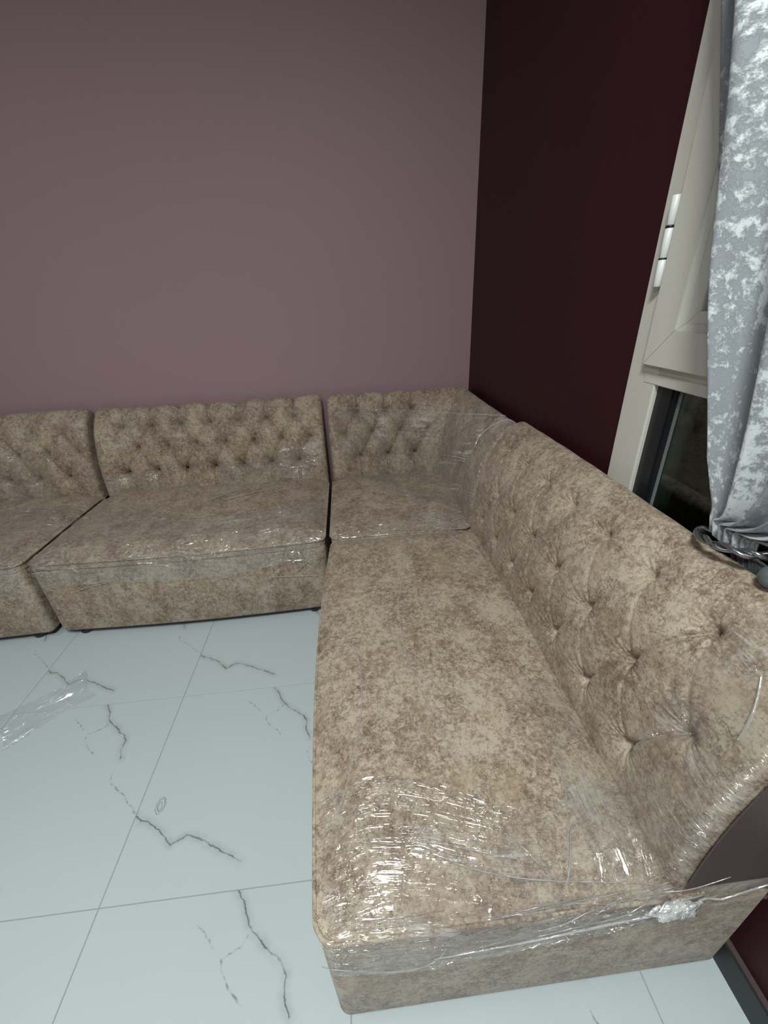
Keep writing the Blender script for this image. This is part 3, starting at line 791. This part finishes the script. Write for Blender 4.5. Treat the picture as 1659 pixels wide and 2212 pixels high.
strand(r_near, z6([(730, 150), (800, 220), (880, 300), (930, 345)]), .0010, 'film_fold', 'film_fold', lift=.005)
strand(r_near, z6([(100, 610), (180, 615), (300, 622), (420, 610), (490, 580), (520, 545)]), .0010, 'film_fold', 'film_fold', lift=.010)
strand(r_near, z6([(480, 570), (640, 540), (800, 510), (1000, 470), (1180, 432), (1300, 405), (1450, 370), (1580, 328), (1650, 306)]), .0018, 'film_fold', 'film_fold', lift=.012)
for a in ([(560, 560), (800, 490), (1000, 440), (1200, 395)], [(640, 470), (850, 425), (1050, 385), (1250, 345)], [(880, 450), (1050, 415), (1290, 360), (1510, 288)], [(190, 500), (330, 485), (480, 462), (640, 440)], [(230, 470), (360, 455), (520, 430)],
          [(700, 455), (900, 405), (1100, 370)], [(760, 520), (960, 470), (1150, 425), (1300, 385)], [(1110, 420), (1200, 392), (1290, 372)], [(1100, 395), (1190, 372), (1260, 352)]):
    strand(r_near, z6(a), .0008, 'film_fold', 'film_fold', lift=.010)
strand(r_near, [(1650, 1460), (1640, 1520), (1620, 1570), (1600, 1600)], .002, 'film_edge', lift=.006)
# crumpled tail of the film on the end face
c0 = to_local(r_near, hit(*z6([(1315, 400)])[0], .012))
bm = bmesh.new(); bmesh.ops.create_icosphere(bm, subdivisions=4, radius=1.0)
for v in bm.verts:
    c = v.co; f = 1+.30*math.sin(c.x*5+c.z*3+1)*math.sin(c.y*4-c.z*5)+.10*math.sin(c.y*15+c.x*9+c.z*6)
    v.co = Vector((c.x*.010, c.y*.040, c.z*.018))*f
    v.co.z += -.012*max(0, c.y)
o = bm_obj('film_knot', bm, 'film_knot', r_near, True); o.location = c0; set_uv(o.data, [(v.co.y*2, v.co.z*2) for v in o.data.vertices])
for pts in ([(1245, 415), (1300, 398), (1350, 388), (1420, 372)], [(1250, 425), (1310, 420), (1345, 432)]):
    strand(r_near, z6(pts), .0022, 'film_fold', 'film_fold', lift=.013)

# ------------------------------------------------------------------ curtain, tieback
ZT, ZTOP = .868, 2.46
cur = tag(empty('curtain', (XR, .55, 0)), 'silver-grey crushed velvet curtain gathered by a tieback beside the window', 'curtain')
NS, NZ = 240, 150
sv = L_(0, 1, NS); zv = np.r_[L_(ZTOP, 1.0, 90)[:-1], L_(1.0, .80, 36)[:-1], L_(.80, .10, 26)]
Sg, Zg = np.meshgrid(sv, zv, indexing='ij')
YLk = [(.10, .585), (.70, .580), (.80, .575), (.845, .590), (.868, .600), (.915, .610), (1.03, .657), (1.275, .758), (1.415, .804), (1.66, .886), (2.0, .955), (2.46, 1.02)]
YL = np.interp(Zg, [a for a, b in YLk], [b for a, b in YLk])
wz = np.clip((Zg-.897)/(ZTOP-.897), 0, 1)
YR = np.where(Zg > ZT, .508-.98*wz**.55, .508-.03*np.clip((ZT-Zg)/.2, 0, 1))
q = Sg + .018*np.sin(2*PI*2*Sg+1.0+Zg*.8)
Yc = YL + (YR-YL)*q
amp = np.where(Zg > ZT, .010+.018*np.clip((Zg-ZT)/.35, 0, 1), .004)
nf = 7
ph = 2*PI*nf*Sg + .9*np.sin(2*PI*Sg*2.3+.5) + .35*np.sin(Zg*2.2+Sg*4)
fold = np.sin(ph)+.28*np.sin(2*ph+1.2+Zg)
xc = np.where(Zg > .80, -.054, -.012)
xc = np.interp(Zg, [.10, .72, .80, .838, .852, .868, .95, 1.2, 2.46], [-.0075, -.0075, -.0075, -.010, -.030, -.050, -.060, -.066, -.075])
amp = np.interp(Zg, [.10, .72, .838, .868, 1.0, 1.3, 2.46], [.0030, .0030, .004, .013, .019, .027, .030])
tap = np.clip((Zg-.90)/.10, 0, 1); amp = amp*(tap+(1-tap)*np.sin(PI*np.clip(Sg, .02, .98))**.8)
Xc = xc + amp*fold*.95 + .0035*np.sin(ph*3.1+Zg*9)*np.clip((Zg-1.0)/.2, 0, 1)
Xc = np.minimum(Xc, np.interp(Zg, [.84, .87, 1.0], [-.003, -.014, -.030]))
P = np.stack([Xc, Yc-.55, Zg], -1)
me = mesh('drape', P.reshape(-1, 3), grid_faces(NS, len(zv)))
set_uv(me, np.stack([Sg*1.5, Zg], -1).reshape(-1, 2))
dr = link('drape', me, 'curtain', cur)
sm = dr.modifiers.new('thickness', 'SOLIDIFY'); sm.thickness = .0022; sm.offset = 0
rod = tag(empty('curtain_rod', (XR, .3, 2.49)), 'brushed metal curtain rod above the window', 'curtain rod')
link('rod', tube_mesh('rod', [(-.075, -1.0, 0), (-.075, 0, 0), (-.075, .85, 0)], .012, 14), 'rod', rod)
for yy in (-.9, .78):
    bm = bmesh.new(); add_box(bm, -.075, 0, yy-.008, yy+.008, -.008, .008, .002); add_box(bm, -.006, 0, yy-.02, yy+.02, -.04, .04, .002); bm_obj('bracket', bm, 'rod', rod)
tb = tag(empty('curtain_tieback', (XR, .55, .866)), 'shiny silver twisted cord tieback with a round grey knob holding the curtain', 'tieback')
for k in range(2):
    pts = []
    for i in range(97):
        a = 2*PI*i/96; tw = 5*a + k*PI
        ry, rx = .063+.004*math.cos(tw), .036+.004*math.cos(tw)
        pts.append((-.047-rx*math.cos(a)*1.0, ry*math.sin(a), .012*math.sin(a)*-1 + .0045*math.sin(tw) + .003))
    link('cord', tube_mesh('cord', pts[:-1], .0042, 8, True), 'chrome', tb)
kn = link('holdback_knob', lathe('holdback_knob', [(.001, .030), (.012, .0285), (.020, .022), (.0235, .012), (.022, .002), (.014, -.008), (.008, -.012), (.008, -.050), (.018, -.051), (.018, -.054), (.001, -.054)], 20), 'knob', tb)
kn.scale = (.78, .78, .9); kn.location = (-.050, -.088, -.006); kn.rotation_euler = (0, -PI/2, 0)

# ------------------------------------------------------------------ things on the floor
def floor_px(px, py):
    d = ray(px, py); k = -CAM.z/d.z; return CAM + d*k
c = floor_px(100, 1530)
sp = empty('plastic_scrap', (c.x, c.y, 0)); tag(sp, 'thin clear plastic film scrap lying flat on the floor tiles', 'plastic film')
def scrap(U, Vv):
    ang = .75; a = (U-.5)*.28*(1-.08*np.sin(Vv*5)); b = (Vv-.5)*.16*(1+.10*np.sin(U*6+1))
    x = a*math.cos(ang)-b*math.sin(ang); y = a*math.sin(ang)+b*math.cos(ang)
    h = .0015+.006*np.clip(lump(U*.6, Vv*2.6, 21)+.15, 0, 1)+.010*np.exp(-((Vv-.55-.08*np.sin(U*5))/.05)**2)*np.exp(-((U-.62)/.25)**2)
    return np.stack([x, y, h], -1)
patch(sp, scrap, L_(0, 1, 130), L_(0, 1, 90), 'film_clear', 'film_sheet', uvsc=(.3, .17), rid=.0050, su=6, sv=26, cover=.42)
c = floor_px(347, 1740)
sf = empty('scuff_mark', (c.x, c.y, 0)); sf.parent = floor
for rx, ry, x0, y0 in ((.013, .022, 0, 0), (.009, .017, .001, .001), (.005, .011, -.001, -.002)):
    pts = [(x0+rx*math.cos(2*PI*i/28)*(1+.12*math.sin(i*2.1)), y0+ry*math.sin(2*PI*i/28)*(1+.08*math.sin(i*1.3)), .0002) for i in range(28)]
    link('ring_smudge', tube_mesh('ring_smudge', pts, .0008, 5, True), 'scuff', sf).scale = (1, 1, .25)
